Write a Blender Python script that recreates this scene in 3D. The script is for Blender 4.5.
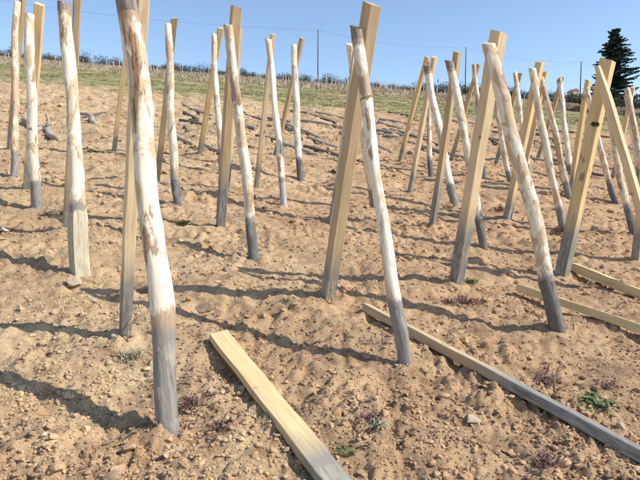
import bpy, bmesh, math, random
import numpy as np
from mathutils import Vector, Matrix, Euler

scene = bpy.context.scene
for o in list(bpy.data.objects):
    bpy.data.objects.remove(o)
COL = scene.collection
R = math.radians

# ------------------------------------------------------------------ camera, sky, sun, exposure
EYE = 1.72
cam_d = bpy.data.cameras.new('camera')
cam_d.sensor_width = 36.0
cam_d.lens = 31.5
cam_d.clip_start = 0.05
cam_d.clip_end = 3000
cam = bpy.data.objects.new('camera', cam_d)
cam.location = (0, 0, EYE)
cam.rotation_euler = (R(86.0), 0, 0)
COL.objects.link(cam)
scene.camera = cam

TO_SUN = Vector((0.725, -0.195, 0.665)).normalized()
SUN_EL = math.asin(TO_SUN.z)
SUN_AZ = math.atan2(TO_SUN.x, TO_SUN.y)
world = bpy.data.worlds.new('World')
scene.world = world
world.use_nodes = True
wn = world.node_tree
wn.nodes.clear()
wo = wn.nodes.new('ShaderNodeOutputWorld')
wb = wn.nodes.new('ShaderNodeBackground')
sky = wn.nodes.new('ShaderNodeTexSky')
sky.sky_type = 'NISHITA'
sky.sun_disc = False
sky.sun_elevation = SUN_EL
sky.sun_rotation = SUN_AZ
sky.altitude = 400
sky.air_density = 1.0
sky.dust_density = 0.45
sky.ozone_density = 1.6
wb.inputs['Strength'].default_value = 0.148
wn.links.new(sky.outputs['Color'], wb.inputs['Color'])
wn.links.new(wb.outputs['Background'], wo.inputs['Surface'])

sun_d = bpy.data.lights.new('sun', 'SUN')
sun_d.energy = 4.2
sun_d.angle = R(0.53)
sun_d.color = (1.0, 0.945, 0.86)
sun = bpy.data.objects.new('sun', sun_d)
sun.rotation_euler = (-TO_SUN).to_track_quat('-Z', 'Y').to_euler()
sun.location = TO_SUN * 60
COL.objects.link(sun)

scene.view_settings.view_transform = 'Standard'
scene.view_settings.look = 'None'
scene.view_settings.gamma = 1.0
scene.view_settings.exposure = 0.48
scene.view_settings.use_curve_mapping = False

# ------------------------------------------------------------------ helpers
rng = np.random.default_rng(7)
rnd = random.Random(11)

_perm = np.random.default_rng(3).permutation(512).astype(np.int64)
_perm = np.concatenate([_perm, _perm])
_gang = np.random.default_rng(4).uniform(0, 2 * np.pi, 512)
_gx, _gy = np.cos(_gang), np.sin(_gang)


def perlin(x, y, seed=0):
    x = np.asarray(x, float) + seed * 17.37
    y = np.asarray(y, float) + seed * 9.71
    xi = np.floor(x).astype(np.int64)
    yi = np.floor(y).astype(np.int64)
    fx, fy = x - xi, y - yi
    u = fx * fx * fx * (fx * (fx * 6 - 15) + 10)
    v = fy * fy * fy * (fy * (fy * 6 - 15) + 10)

    def g(ix, iy, dx, dy):
        h = _perm[(_perm[ix & 511] + iy) & 511]
        return _gx[h] * dx + _gy[h] * dy
    a = g(xi, yi, fx, fy)
    b = g(xi + 1, yi, fx - 1, fy)
    c = g(xi, yi + 1, fx, fy - 1)
    d = g(xi + 1, yi + 1, fx - 1, fy - 1)
    return (a + u * (b - a) + v * ((c + u * (d - c)) - (a + u * (b - a)))) * 1.4


GX, GY = -0.0815, 0.2278


def base_height(x, y):
    x = np.asarray(x, float)
    y = np.asarray(y, float)
    z = GX * x + GY * y
    over = np.maximum(0, y - 60)
    z = z - 0.00032 * over ** 2 * np.where(over > 200, 200 / np.maximum(over, 1), 1)
    side = np.maximum(0, np.abs(x) - 90)
    return z - 0.0004 * side ** 2


MOUNDS = []


def height(x, y, detail=True):
    """ground height; soil relief fades out where the mesh gets too coarse to hold it"""
    x = np.asarray(x, float)
    y = np.asarray(y, float)
    z = base_height(x, y)
    near = np.clip((60 - y) / 30, 0, 1)
    z = z + 0.045 * perlin(x / 1.5, y / 1.1, 1) * near
    z = z + 0.06 * perlin(x / 5.0, y / 4.0, 2) * near * np.clip(y / 8, 0, 1)
    z = z + 0.040 * (1 + 0.9 * np.clip((y - 6) / 10, 0, 1)) * perlin(x / 0.60, y / 0.42, 3) * near
    far = np.clip((y - 6) / 6, 0, 1) * near
    rp, rq = 0.48 * x - 0.88 * y, 0.88 * x + 0.48 * y
    z = z + 0.15 * np.clip((y - 8) / 6, 0, 1) * np.clip((34 - y) / 8, 0, 1) * (np.abs(perlin(rp / 2.6, rq / 0.75, 33)) - 0.25)
    z = z + 0.075 * far * (np.abs(perlin(x / 0.95 + 0.4 * perlin(x / 0.5, y / 0.5, 31), y / 0.42, 30)) - 0.25)
    if detail:
        sp = 0.0030 * (np.abs(y) + 2) * 1.2
        warp = 0.25 * perlin(x / 0.3, y / 0.3, 9)
        for k, (lam, amp) in enumerate(((0.24, 0.030), (0.115, 0.023), (0.055, 0.0185), (0.028, 0.0125))):
            fade = np.clip((lam / sp - 1.6) / 2.0, 0, 1)
            patch = 0.55 + 1.15 * np.clip(perlin(x / 0.9, y / 0.9, 20) + 0.3 * perlin(x / 0.35, y / 0.35, 21) + 0.4, 0, 1)
            z = z + amp * (np.abs(perlin(x / lam + warp, y / lam - warp, 4 + k)) - 0.25) * 1.6 * fade * patch
    for mx, my, mh, mr in MOUNDS:
        d2 = (x - mx) ** 2 + (y - my) ** 2
        z = z + mh * np.exp(-d2 / (mr * mr))
    return z


def hs(x, y, detail=True):
    return float(height(np.array([x]), np.array([y]), detail)[0])


def mesh_np(name, verts, faces, mat=None, smooth=False):
    """verts (n,3) array, faces (m,3) or (m,4) array"""
    me = bpy.data.meshes.new(name)
    verts = np.ascontiguousarray(verts, np.float32)
    faces = np.ascontiguousarray(faces, np.int32)
    n, k = faces.shape
    me.vertices.add(len(verts))
    me.vertices.foreach_set('co', verts.ravel())
    me.loops.add(n * k)
    me.loops.foreach_set('vertex_index', faces.ravel())
    me.polygons.add(n)
    me.polygons.foreach_set('loop_start', np.arange(0, n * k, k, dtype=np.int32))
    me.polygons.foreach_set('loop_total', np.full(n, k, np.int32))
    me.polygons.foreach_set('use_smooth', np.full(n, smooth, bool))
    me.update(calc_edges=True)
    me.validate()
    if mat:
        me.materials.append(mat)
    return me


def mesh_py(name, verts, faces, mat=None, smooth=True):
    me = bpy.data.meshes.new(name)
    me.from_pydata([tuple(v) for v in verts], [], faces)
    if smooth:
        me.polygons.foreach_set('use_smooth', [True] * len(me.polygons))
    if mat:
        me.materials.append(mat)
    me.update()
    return me


def link(name, data, parent=None, label=None, cat=None, group=None, kind=None, loc=None, rot=None):
    o = bpy.data.objects.new(name, data)
    COL.objects.link(o)
    if parent:
        o.parent = parent
    if label:
        o['label'] = label
    if cat:
        o['category'] = cat
    if group:
        o['group'] = group
    if kind:
        o['kind'] = kind
    if loc is not None:
        o.location = loc
    if rot is not None:
        o.rotation_euler = rot
    return o


# ------------------------------------------------------------------ materials
class Mat:
    def __init__(self, name, rough=0.85, spec=0.25):
        self.m = bpy.data.materials.new(name)
        self.m.use_nodes = True
        self.t = self.m.node_tree
        self.b = self.t.nodes['Principled BSDF']
        self.b.inputs['Roughness'].default_value = rough
        self.b.inputs['Specular IOR Level'].default_value = spec

    def n(self, typ, **kw):
        nd = self.t.nodes.new(typ)
        for k, v in kw.items():
            setattr(nd, k, v)
        return nd

    def l(self, a, b):
        self.t.links.new(a, b)

    def coords(self, scale=(1, 1, 1), world=False, jitter=True):
        if world:
            src = self.n('ShaderNodeNewGeometry').outputs['Position']
        else:
            src = self.n('ShaderNodeTexCoord').outputs['Object']
        if jitter and not world:
            inf = self.n('ShaderNodeObjectInfo')
            mul = self.n('ShaderNodeMath', operation='MULTIPLY')
            mul.inputs[1].default_value = 37.0
            self.l(inf.outputs['Random'], mul.inputs[0])
            add = self.n('ShaderNodeVectorMath', operation='ADD')
            self.l(src, add.inputs[0])
            self.l(mul.outputs[0], add.inputs[1])
            src = add.outputs[0]
        mp = self.n('ShaderNodeMapping')
        mp.inputs['Scale'].default_value = scale
        self.l(src, mp.inputs['Vector'])
        return mp.outputs[0]

    def noise(self, vec, scale, detail=4, rough=0.55, dist=0.0):
        nd = self.n('ShaderNodeTexNoise')
        nd.inputs['Scale'].default_value = scale
        nd.inputs['Detail'].default_value = detail
        nd.inputs['Roughness'].default_value = rough
        nd.inputs['Distortion'].default_value = dist
        self.l(vec, nd.inputs['Vector'])
        return nd.outputs['Fac']

    def ramp(self, fac, stops, interp='LINEAR'):
        r = self.n('ShaderNodeValToRGB')
        r.color_ramp.interpolation = interp
        el = r.color_ramp.elements
        while len(el) < len(stops):
            el.new(0.5)
        for e, (p, c) in zip(el, stops):
            e.position = p
            e.color = (c, c, c, 1) if isinstance(c, (int, float)) else (*c, 1)
        self.l(fac, r.inputs['Fac'])
        return r.outputs['Color']

    def mix(self, fac, a, b, blend='MIX'):
        nd = self.n('ShaderNodeMix', data_type='RGBA', blend_type=blend)
        if isinstance(fac, (int, float)):
            nd.inputs[0].default_value = fac
        else:
            self.l(fac, nd.inputs[0])
        for s, v in ((nd.inputs[6], a), (nd.inputs[7], b)):
            if isinstance(v, tuple):
                s.default_value = (*v, 1)
            else:
                self.l(v, s)
        return nd.outputs[2]

    def dip(self, c, reach, grey, wobble):
        """weathering that creeps up from the dipped foot with a ragged edge"""
        at = self.n('ShaderNodeAttribute', attribute_name='dip')
        nz = self.noise(self.coords((1, 1, 0.25)), 22, 4, 0.65)
        d = self.math('ADD', at.outputs['Fac'], self.math('MULTIPLY', self.math('SUBTRACT', nz, 0.70), wobble))
        f = self.ramp(self.math('DIVIDE', d, reach), [(0.0, 1.0), (0.35, 0.55), (1.0, 0.0)])
        return self.mix(f, c, grey)

    def math(self, op, a, b):
        nd = self.n('ShaderNodeMath', operation=op)
        for s, v in ((nd.inputs[0], a), (nd.inputs[1], b)):
            if isinstance(v, (int, float)):
                s.default_value = v
            else:
                self.l(v, s)
        return nd.outputs[0]

    def color(self, c):
        if isinstance(c, tuple):
            self.b.inputs['Base Color'].default_value = (*c, 1)
        else:
            self.l(c, self.b.inputs['Base Color'])

    def bump(self, fac, strength=0.4, dist=0.01):
        nd = self.n('ShaderNodeBump')
        nd.inputs['Strength'].default_value = strength
        nd.inputs['Distance'].default_value = dist
        self.l(fac, nd.inputs['Height'])
        self.l(nd.outputs[0], self.b.inputs['Normal'])


def soil_colour(a):
    w = a.coords(world=True)
    big = a.ramp(a.noise(w, 0.8, 5, 0.62), [(0.30, (0.425, 0.285, 0.160)), (0.50, (0.50, 0.352, 0.202)), (0.70, (0.56, 0.415, 0.252))])
    # ground turns from sandy to redder earth across the plot
    sp = a.n('ShaderNodeSeparateXYZ')
    a.l(a.n('ShaderNodeNewGeometry').outputs['Position'], sp.inputs[0])
    side = a.math('ADD', a.math('MULTIPLY', sp.outputs['X'], 0.16), a.math('MULTIPLY', a.noise(w, 1.1, 4, 0.6), 1.6))
    redder = a.ramp(side, [(0.55, 0.0), (1.0, 0.75)])
    c = a.mix(redder, big, (0.455, 0.290, 0.162))
    mid = a.ramp(a.noise(w, 6.5, 5, 0.68), [(0.30, (0.55, 0.50, 0.48)), (0.47, (0.95, 0.95, 0.95)), (0.68, (1.14, 1.14, 1.15))])
    c = a.mix(1.0, c, mid, 'MULTIPLY')
    fine = a.ramp(a.noise(w, 95, 4, 0.8), [(0.34, (0.42, 0.37, 0.36)), (0.46, (1, 1, 1)), (0.70, (1.22, 1.20, 1.18))])
    c = a.mix(0.9, c, fine, 'MULTIPLY')
    dark = a.ramp(a.noise(w, 21, 7, 0.8), [(0.54, 0.0), (0.64, 0.7)])
    c = a.mix(dark, c, (0.175, 0.115, 0.092))
    humus = a.ramp(a.noise(w, 2.6, 6, 0.72), [(0.51, 0.0), (0.68, 0.62)])
    c = a.mix(humus, c, (0.25, 0.158, 0.11))
    pale = a.ramp(a.noise(w, 42, 4, 0.7), [(0.62, 0.0), (0.74, 0.6)])
    return a.mix(pale, c, (0.62, 0.50, 0.39)), w


a = Mat('soil', 0.95, 0.1)
c, w = soil_colour(a)
sep = a.n('ShaderNodeSeparateXYZ')
a.l(a.n('ShaderNodeNewGeometry').outputs['Position'], sep.inputs[0])
Y = sep.outputs['Y']
edge = a.math('ADD', Y, a.math('MULTIPLY', a.noise(w, 0.22, 4, 0.6), 16.0))
band = a.ramp(a.math('DIVIDE', edge, 100.0), [(0.33, 0.0), (0.37, 0.85), (0.60, 0.85), (0.68, 0.15)])
patchy = a.ramp(a.noise(w, 0.9, 5, 0.7), [(0.38, 0.0), (0.52, 1.0)])
green = a.ramp(a.noise(w, 3.0, 3, 0.6), [(0.35, (0.135, 0.155, 0.055)), (0.65, (0.21, 0.215, 0.09))])
c = a.mix(a.math('MULTIPLY', band, patchy), c, green)
farb = a.ramp(a.math('DIVIDE', edge, 100.0), [(0.60, 0.0), (0.70, 0.8)])
dry = a.ramp(a.noise(w, 1.6, 4, 0.7), [(0.35, (0.23, 0.19, 0.13)), (0.65, (0.40, 0.335, 0.25))])
c = a.mix(farb, c, dry)
a.color(c)
a.bump(a.noise(w, 85, 6, 0.78), 0.8, 0.014)
M_SOIL = a.m

a = Mat('clod_soil', 0.95, 0.1)
c, w = soil_colour(a)
a.color(c)
a.bump(a.noise(w, 120, 4, 0.7), 0.45, 0.006)
M_CLOD = a.m


def peeled(name, cream, tan, brown, amount):
    a = Mat(name, 0.62, 0.3)
    v0 = a.coords((1, 1, 0.45))
    v1 = a.coords((1, 1, 0.28))
    v2 = a.coords((1, 1, 0.05))
    base = a.ramp(a.noise(v2, 90, 3, 0.6), [(0.3, tuple(q * 0.86 for q in cream)), (0.65, cream)])
    p1 = a.ramp(a.noise(v0, 6.5, 5, 0.62, 0.8), [(0.50 - amount, 0.0), (0.555 - amount, 0.85)])
    c = a.mix(p1, base, a.ramp(a.noise(v2, 70, 3, 0.6), [(0.3, tuple(q * 0.78 for q in tan)), (0.7, tan)]))
    p2 = a.ramp(a.noise(v1, 12.0, 5, 0.68, 1.2), [(0.575 - amount * 0.6, 0.0), (0.625 - amount * 0.6, 0.9)])
    c = a.mix(p2, c, brown)
    spk = a.ramp(a.noise(a.coords((1, 1, 0.5)), 60, 3, 0.6), [(0.64, 0.0), (0.70, 0.7)])
    c = a.mix(spk, c, (0.15, 0.09, 0.055))
    streak = a.ramp(a.noise(v2, 160, 2, 0.5), [(0.58, 0.0), (0.72, 0.4)])
    c = a.mix(streak, c, (0.32, 0.21, 0.13))
    st = a.n('ShaderNodeAttribute', attribute_name='stain')
    sn = a.math('ADD', st.outputs['Fac'], a.math('MULTIPLY', a.math('SUBTRACT', a.noise(v1, 26, 5, 0.7, 0.8), 0.5), 1.3))
    c = a.mix(a.ramp(sn, [(0.42, 0.0), (0.58, 0.9)]), c, a.ramp(a.noise(v2, 80, 3, 0.6), [(0.3, (0.24, 0.165, 0.105)), (0.7, (0.40, 0.285, 0.185))]))
    a.color(a.dip(c, 0.05, (0.235, 0.215, 0.185), 0.12))
    a.bump(a.noise(v1, 55, 5, 0.65), 0.45, 0.005)
    return a.m


M_PEEL = [peeled('peeled_wood_white', (0.82, 0.75, 0.62), (0.60, 0.45, 0.30), (0.30, 0.18, 0.105), -0.015),
          peeled('peeled_wood_cream', (0.79, 0.70, 0.54), (0.54, 0.38, 0.235), (0.26, 0.155, 0.09), 0.012),
          peeled('peeled_wood_tan', (0.75, 0.63, 0.455), (0.49, 0.335, 0.20), (0.25, 0.15, 0.085), 0.035)]


def sawn(name, c0, c1, dirty):
    a = Mat(name, 0.72, 0.25)
    v = a.coords((1, 1, 0.045))
    g = a.noise(v, 75, 4, 0.6, 0.4)
    c = a.ramp(g, [(0.28, tuple(q * 0.74 for q in c0)), (0.5, c0), (0.72, c1)])
    d = a.ramp(a.noise(a.coords((1, 1, 0.3)), 5, 4, 0.6), [(0.46, 0.0), (0.68, dirty)])
    c = a.mix(d, c, (0.38, 0.30, 0.195))
    k = a.ramp(a.noise(a.coords((1, 1, 0.7)), 11, 2, 0.4), [(0.70, 0.0), (0.75, 0.75)])
    c = a.mix(k, c, (0.25, 0.14, 0.06))
    a.color(a.dip(c, 0.24, (0.255, 0.235, 0.195), 0.24))
    a.bump(g, 0.25, 0.003)
    return a.m


M_SAWN = [sawn('sawn_wood_yellow', (0.63, 0.46, 0.235), (0.71, 0.55, 0.31), 0.25),
          sawn('sawn_wood_pale', (0.65, 0.505, 0.315), (0.74, 0.61, 0.42), 0.28),
          sawn('sawn_wood_dull', (0.47, 0.345, 0.20), (0.54, 0.42, 0.265), 0.6)]


def grey_wood(name, c0, c1, fleck):
    a = Mat(name, 0.85, 0.2)
    v = a.coords((1, 1, 0.12))
    g = a.noise(v, 60, 4, 0.65, 0.5)
    c = a.ramp(g, [(0.30, tuple(q * 0.62 for q in c0)), (0.5, c0), (0.72, c1)])
    p = a.ramp(a.noise(a.coords((1, 1, 0.5)), 14, 4, 0.65), [(0.52, 0.0), (0.68, 0.7)])
    c = a.mix(p, c, fleck)
    a.color(c)
    a.bump(g, 0.6, 0.006)
    return a.m


M_FOOT = grey_wood('dipped_foot_grey', (0.225, 0.21, 0.19), (0.33, 0.31, 0.275), (0.40, 0.355, 0.28))
M_FOOT_PALE = grey_wood('dipped_foot_pale', (0.40, 0.39, 0.37), (0.50, 0.49, 0.46), (0.30, 0.28, 0.25))
M_FOOT_DARK = grey_wood('dipped_foot_dark', (0.135, 0.128, 0.116), (0.205, 0.195, 0.175), (0.30, 0.265, 0.21))
M_FOOT_GREEN = grey_wood('hewn_foot_greenish', (0.46, 0.40, 0.285), (0.56, 0.50, 0.37), (0.37, 0.31, 0.21))
M_FOOT_SAWN = grey_wood('treated_sawn_foot', (0.31, 0.29, 0.23), (0.41, 0.38, 0.30), (0.24, 0.225, 0.185))
M_TOP_DARK = grey_wood('weathered_top', (0.23, 0.195, 0.16), (0.35, 0.305, 0.25), (0.17, 0.135, 0.105))
M_LOG = grey_wood('weathered_log', (0.38, 0.325, 0.265), (0.55, 0.49, 0.41), (0.25, 0.19, 0.14))
M_LOG_BROWN = grey_wood('weathered_log_brown', (0.20, 0.155, 0.115), (0.30, 0.24, 0.18), (0.13, 0.10, 0.075))
M_BARK = grey_wood('bark', (0.30, 0.19, 0.115), (0.40, 0.275, 0.18), (0.20, 0.13, 0.085))
M_BLACK = grey_wood('burnt_mark', (0.035, 0.032, 0.03), (0.06, 0.055, 0.05), (0.09, 0.075, 0.055))


def plain(name, c0, c1, scale=8, rough=0.8, spec=0.2, world=False):
    a = Mat(name, rough, spec)
    v = a.coords(world=world)
    n = a.noise(v, scale, 4, 0.6)
    a.color(a.ramp(n, [(0.3, c0), (0.7, c1)]))
    a.bump(n, 0.3, 0.01)
    return a.m


M_STONE = [plain('stone_grey', (0.30, 0.235, 0.17), (0.45, 0.36, 0.265), 14),
           plain('stone_rust', (0.33, 0.185, 0.085), (0.43, 0.27, 0.145), 14),
           plain('stone_pale', (0.45, 0.355, 0.25), (0.56, 0.46, 0.34), 14),
           plain('stone_brown', (0.22, 0.15, 0.10), (0.34, 0.24, 0.165), 14)]
M_LITTER = plain('plant_litter', (0.11, 0.072, 0.06), (0.30, 0.21, 0.155), 40, world=True)
M_LEAF = plain('weed_leaf', (0.085, 0.125, 0.04), (0.17, 0.21, 0.085), 25)
M_LEAF_GREY = plain('weed_leaf_grey', (0.20, 0.215, 0.125), (0.31, 0.31, 0.20), 25)
M_DRY = plain('dry_weed', (0.125, 0.072, 0.062), (0.21, 0.125, 0.105), 25)
M_STEM = plain('vine_stem', (0.27, 0.19, 0.12), (0.40, 0.31, 0.21), 30)
M_GRASS = plain('grass_blade', (0.11, 0.145, 0.055), (0.21, 0.225, 0.10), 0.8, world=True)
M_STRAW = plain('dry_stalk', (0.27, 0.215, 0.145), (0.47, 0.39, 0.28), 0.8, world=True)
M_SPRUCE = plain('spruce_needles', (0.024, 0.044, 0.030), (0.052, 0.080, 0.050), 1.2)
M_TRUNK = plain('tree_bark', (0.06, 0.045, 0.035), (0.11, 0.085, 0.065), 6)
M_BUSH = [plain('scrub_foliage_brown', (0.080, 0.062, 0.042), (0.145, 0.115, 0.078), 0.9),
          plain('scrub_foliage_green', (0.040, 0.050, 0.024), (0.080, 0.088, 0.044), 0.9)]
M_TWIG = plain('twig', (0.16, 0.12, 0.09), (0.26, 0.20, 0.155), 20)
M_STAKE = plain('stake_wood', (0.50, 0.46, 0.40), (0.66, 0.61, 0.54), 3)
M_POLE = plain('pole_wood', (0.10, 0.085, 0.07), (0.16, 0.14, 0.12), 2)
M_WIRE = plain('wire', (0.06, 0.06, 0.065), (0.09, 0.09, 0.095), 1, 0.5, 0.4)
M_HUT = plain('hut_render', (0.50, 0.40, 0.34), (0.60, 0.50, 0.43), 2)
M_ROOF = plain('hut_roof', (0.26, 0.13, 0.085), (0.36, 0.20, 0.13), 3)

# ------------------------------------------------------------------ table of standing posts (metres)
# kind, foot xy, top xyz, thickness, dipped length, turn about its axis, traits, label
POSTS = [
    ('R', (-4.161, 7.660), (-4.335, 8.244, 4.563), 0.096, 0.32, 0, '', 'slim upright peeled post of the pair farthest from the spruce tree'),
    ('S', (-5.316, 9.691), (-4.468, 8.674, 4.799), 0.076, 0.25, 60, '', 'dull sawn post behind the slim peeled post, pair farthest from the spruce'),  # post stands in shade; the duller wood puts that shade into its colour
    ('R', (-3.043, 6.030), (-3.158, 6.244, 3.736), 0.108, 0.24, 0, '', 'upright peeled post with short grey foot, next pair past the squared-foot post'),
    ('S', (-3.561, 6.855), (-3.074, 6.303, 3.872), 0.090, 0.2, 15, '', 'yellow sawn post behind the upright peeled post with short grey foot'),
    ('R', (-1.874, 4.344), (-2.055, 4.619, 3.313), 0.109, 0.48, 0, 'dark hewn', 'peeled round post with dark top and squared greenish foot beside a grey stone'),
    ('S', (-2.425, 5.338), (-1.969, 4.676, 3.396), 0.063, 0.18, 20, '', 'narrow sawn post behind the dark-topped post with squared foot'),
    ('R', (-0.726, 2.605), (-0.959, 2.832, 2.735), 0.105, 0.42, 0, 'grey', 'thick crooked peeled post with grey top and long brown bark scar'),
    ('S', (-1.222, 3.459), (-0.900, 2.913, 2.774), 0.065, 0.3, 32, '', 'sawn square post leaning behind the thick crooked bark-scarred post'),
    ('S', (-3.663, 10.042), (-3.166, 9.442, 4.366), 0.077, 0.22, 20, '', 'small sawn post half hidden behind the thick crooked bark-scarred post'),
    ('R', (-1.656, 6.541), (-1.849, 6.980, 3.854), 0.091, 0.3, 0, '', 'straight slim peeled post with dark foot, pair next past the thick crooked post'),
    ('S', (-2.322, 8.019), (-1.774, 6.998, 3.943), 0.066, 0.28, 22, '', 'thin sawn post with dark foot behind the straight slim peeled post'),
    ('R', (-1.567, 9.009), (-1.753, 9.476, 4.473), 0.100, 0.3, 0, '', 'thin flaking peeled post, foot hidden behind the tall grey-footed sawn post'),
    ('S', (-2.251, 10.592), (-1.660, 9.565, 4.596), 0.085, 0.1, 25, '', 'thin sawn post crossing the flaking peeled post near the weathered logs'),
    ('R', (-0.587, 4.957), (-0.841, 5.243, 3.323), 0.089, 0.32, 0, '', 'knotty crooked peeled post with wide brown band and dark foot'),
    ('S', (-1.060, 5.991), (-0.765, 5.268, 3.492), 0.085, 0.42, 24, '', 'tall sawn post with sharp grey foot behind the knotty brown-banded post'),
    ('S', (-1.188, 7.172), (-0.953, 6.872, 3.775), 0.049, 0.3, 24, '', 'thin sawn post almost hidden behind the tall sawn post with grey foot'),
    ('R', (-0.452, 7.049), (-0.667, 7.349, 3.792), 0.083, 0.3, 0, 'pale', 'slim bright white peeled post with pale grey foot'),
    ('S', (-0.921, 8.092), (-0.605, 7.381, 3.864), 0.062, 0.25, 22, '', 'thin sawn post behind the slim bright white peeled post'),
    ('R', (-0.305, 9.048), (-0.438, 9.635, 4.321), 0.107, 0.33, 0, '', 'peeled post with sharply dipped black-grey foot, pair just past the bright white one'),
    ('S', (-0.894, 11.218), (-0.319, 10.165, 4.603), 0.071, 0.1, 45, '', 'dark-sided sawn post slanting behind the peeled post with black-grey foot'),
    ('R', (0.722, 7.506), (0.342, 6.747, 3.564), 0.087, 0.25, 0, '', 'short peeled post tucked behind the large white post with brown collar'),
    ('S', (0.136, 6.349), (0.433, 6.692, 3.572), 0.068, 0.28, 25, '', 'narrow sawn post beside and behind the largest sawn post'),
    ('R', (0.506, 3.270), (0.221, 3.524, 2.786), 0.079, 0.35, 0, 'dark', 'large white peeled post with dark stub top, brown collar and grey foot'),
    ('S', (0.061, 4.208), (0.322, 3.564, 2.937), 0.090, 0.14, 26, '', 'largest sawn square post, rising above the white post with brown collar'),
    ('S', (1.673, 11.795), (2.023, 10.754, 4.421), 0.074, 0.2, 45, '', 'most slanted thin sawn post of the four-post bundle past the lying grey-ended beam'),
    ('S', (1.408, 8.796), (1.640, 8.182, 3.775), 0.067, 0.2, 40, '', 'thin sawn post of the four-post bundle, its foot nearest the short green weeds'),
    ('R', (1.904, 7.912), (1.528, 8.152, 3.641), 0.106, 0.28, 0, 'dark', 'dark-topped white peeled post of the four-post bundle'),
    ('R', (2.000, 10.146), (2.032, 10.643, 4.301), 0.091, 0.3, 0, '', 'upright thin peeled post with dark foot inside the four-post bundle'),
    ('R', (1.743, 5.932), (1.387, 6.140, 3.220), 0.087, 0.32, 0, 'dark', 'tan peeled post with dark cut top crossing in front of a grey-footed sawn post'),
    ('S', (1.343, 6.709), (1.487, 6.183, 3.326), 0.068, 0.35, 42, '', 'grey-footed sawn post behind the tan peeled post with dark cut top'),
    ('R', (3.062, 10.513), (2.994, 11.097, 4.354), 0.094, 0.3, 0, '', 'small peeled post with dark foot behind the broad sawn post of the wedge-topped pair'),
    ('S', (2.885, 12.423), (3.170, 11.417, 4.450), 0.072, 0.2, 50, '', 'small dark-sided sawn post slanting down behind the tan peeled post'),
    ('R', (1.683, 3.918), (1.216, 4.130, 2.856), 0.098, 0.35, 0, 'wedge', 'large peeled post with wedge-cut top and dark dipped foot'),
    ('S', (1.162, 4.743), (1.312, 4.201, 2.955), 0.090, 0.4, 30, '', 'broad sawn post with grey foot behind the large wedge-topped peeled post'),
    ('R', (3.429, 10.100), (3.011, 10.300, 4.254), 0.099, 0.2, 0, '', 'thin peeled post showing behind the large wedge-topped peeled post'),
    ('R', (3.976, 10.708), (3.864, 11.300, 4.247), 0.092, 0.25, 0, '', 'small peeled post crossing a short dark sawn post beside the wedge-topped pair'),
    ('S', (3.962, 12.697), (4.113, 11.699, 4.336), 0.081, 0.2, 55, '', 'short dark sawn post crossing the small peeled post beside the wedge-topped pair'),
    ('R', (3.014, 6.935), (2.612, 7.029, 3.352), 0.089, 0.25, 0, '', 'long thin peeled post standing in front of the yellow sawn post'),
    ('S', (2.465, 7.383), (2.737, 7.105, 3.443), 0.085, 0.12, 38, '', 'bright yellow sawn post crossing behind the long thin peeled post'),
    ('R', (4.086, 9.215), (3.638, 9.382, 3.737), 0.104, 0.22, 0, '', 'thin peeled post right behind the long one that crosses the yellow sawn post'),
    ('S', (3.530, 9.877), (3.729, 9.433, 3.846), 0.069, 0.2, 45, '', 'brown thin sawn post close behind the bright yellow sawn post'),
    ('R', (5.260, 11.802), (5.195, 12.360, 4.356), 0.110, 0.2, 0, '', 'small straight peeled post of the pair just past the long thin one'),
    ('S', (5.249, 13.647), (5.372, 12.628, 4.457), 0.083, 0.2, 50, '', 'small dark sawn post slanting behind the small straight peeled post'),
    ('S', (3.010, 4.838), (2.388, 4.912, 2.878), 0.065, 0.3, 35, 'point', 'split post with pointed top leaning across the black-spotted sawn post'),
    ('S', (2.275, 5.228), (2.522, 5.001, 2.950), 0.102, 0.34, 42, 'spot', 'wide sawn post with a black spot near the top and grey foot'),
    ('R', (3.877, 6.921), (3.533, 7.171, 3.336), 0.080, 0.32, 0, '', 'thin peeled post with long dark foot under the pointed split post'),
    ('R', (4.853, 9.202), (4.352, 9.312, 3.562), 0.095, 0.35, 0, '', 'small peeled post with long dark foot behind the black-spotted sawn post'),
    ('S', (4.328, 9.690), (4.414, 9.368, 3.702), 0.076, 0.15, 30, '', 'small yellow sawn post standing just behind the black-spotted sawn post'),
    ('R', (5.912, 10.125), (5.719, 10.602, 3.798), 0.108, 0.3, 0, '', 'peeled post of the pair standing closest under the spruce tree'),
    ('S', (6.103, 11.724), (5.888, 10.709, 3.856), 0.074, 0.2, 45, '', 'sawn post of the pair standing closest under the spruce tree'),
    ('R', (6.360, 11.108), (6.084, 11.308, 3.819), 0.089, 0.3, 0, '', 'thinnest peeled post, wedged between the pair under the spruce tree'),
    ('S', (3.311, 5.836), (3.277, 5.536, 3.063), 0.081, 0.2, 40, '', 'orange sawn post standing beside the foot of the split pointed post'),
]

for kind, (bx, by), top, wd, foot, yaw, st, lab in POSTS:
    if by < 7.5:
        MOUNDS.append((bx, by, 0.03, 0.16))
        MOUNDS.append((bx + 0.13, by - 0.08, -0.025, 0.10))

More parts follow.
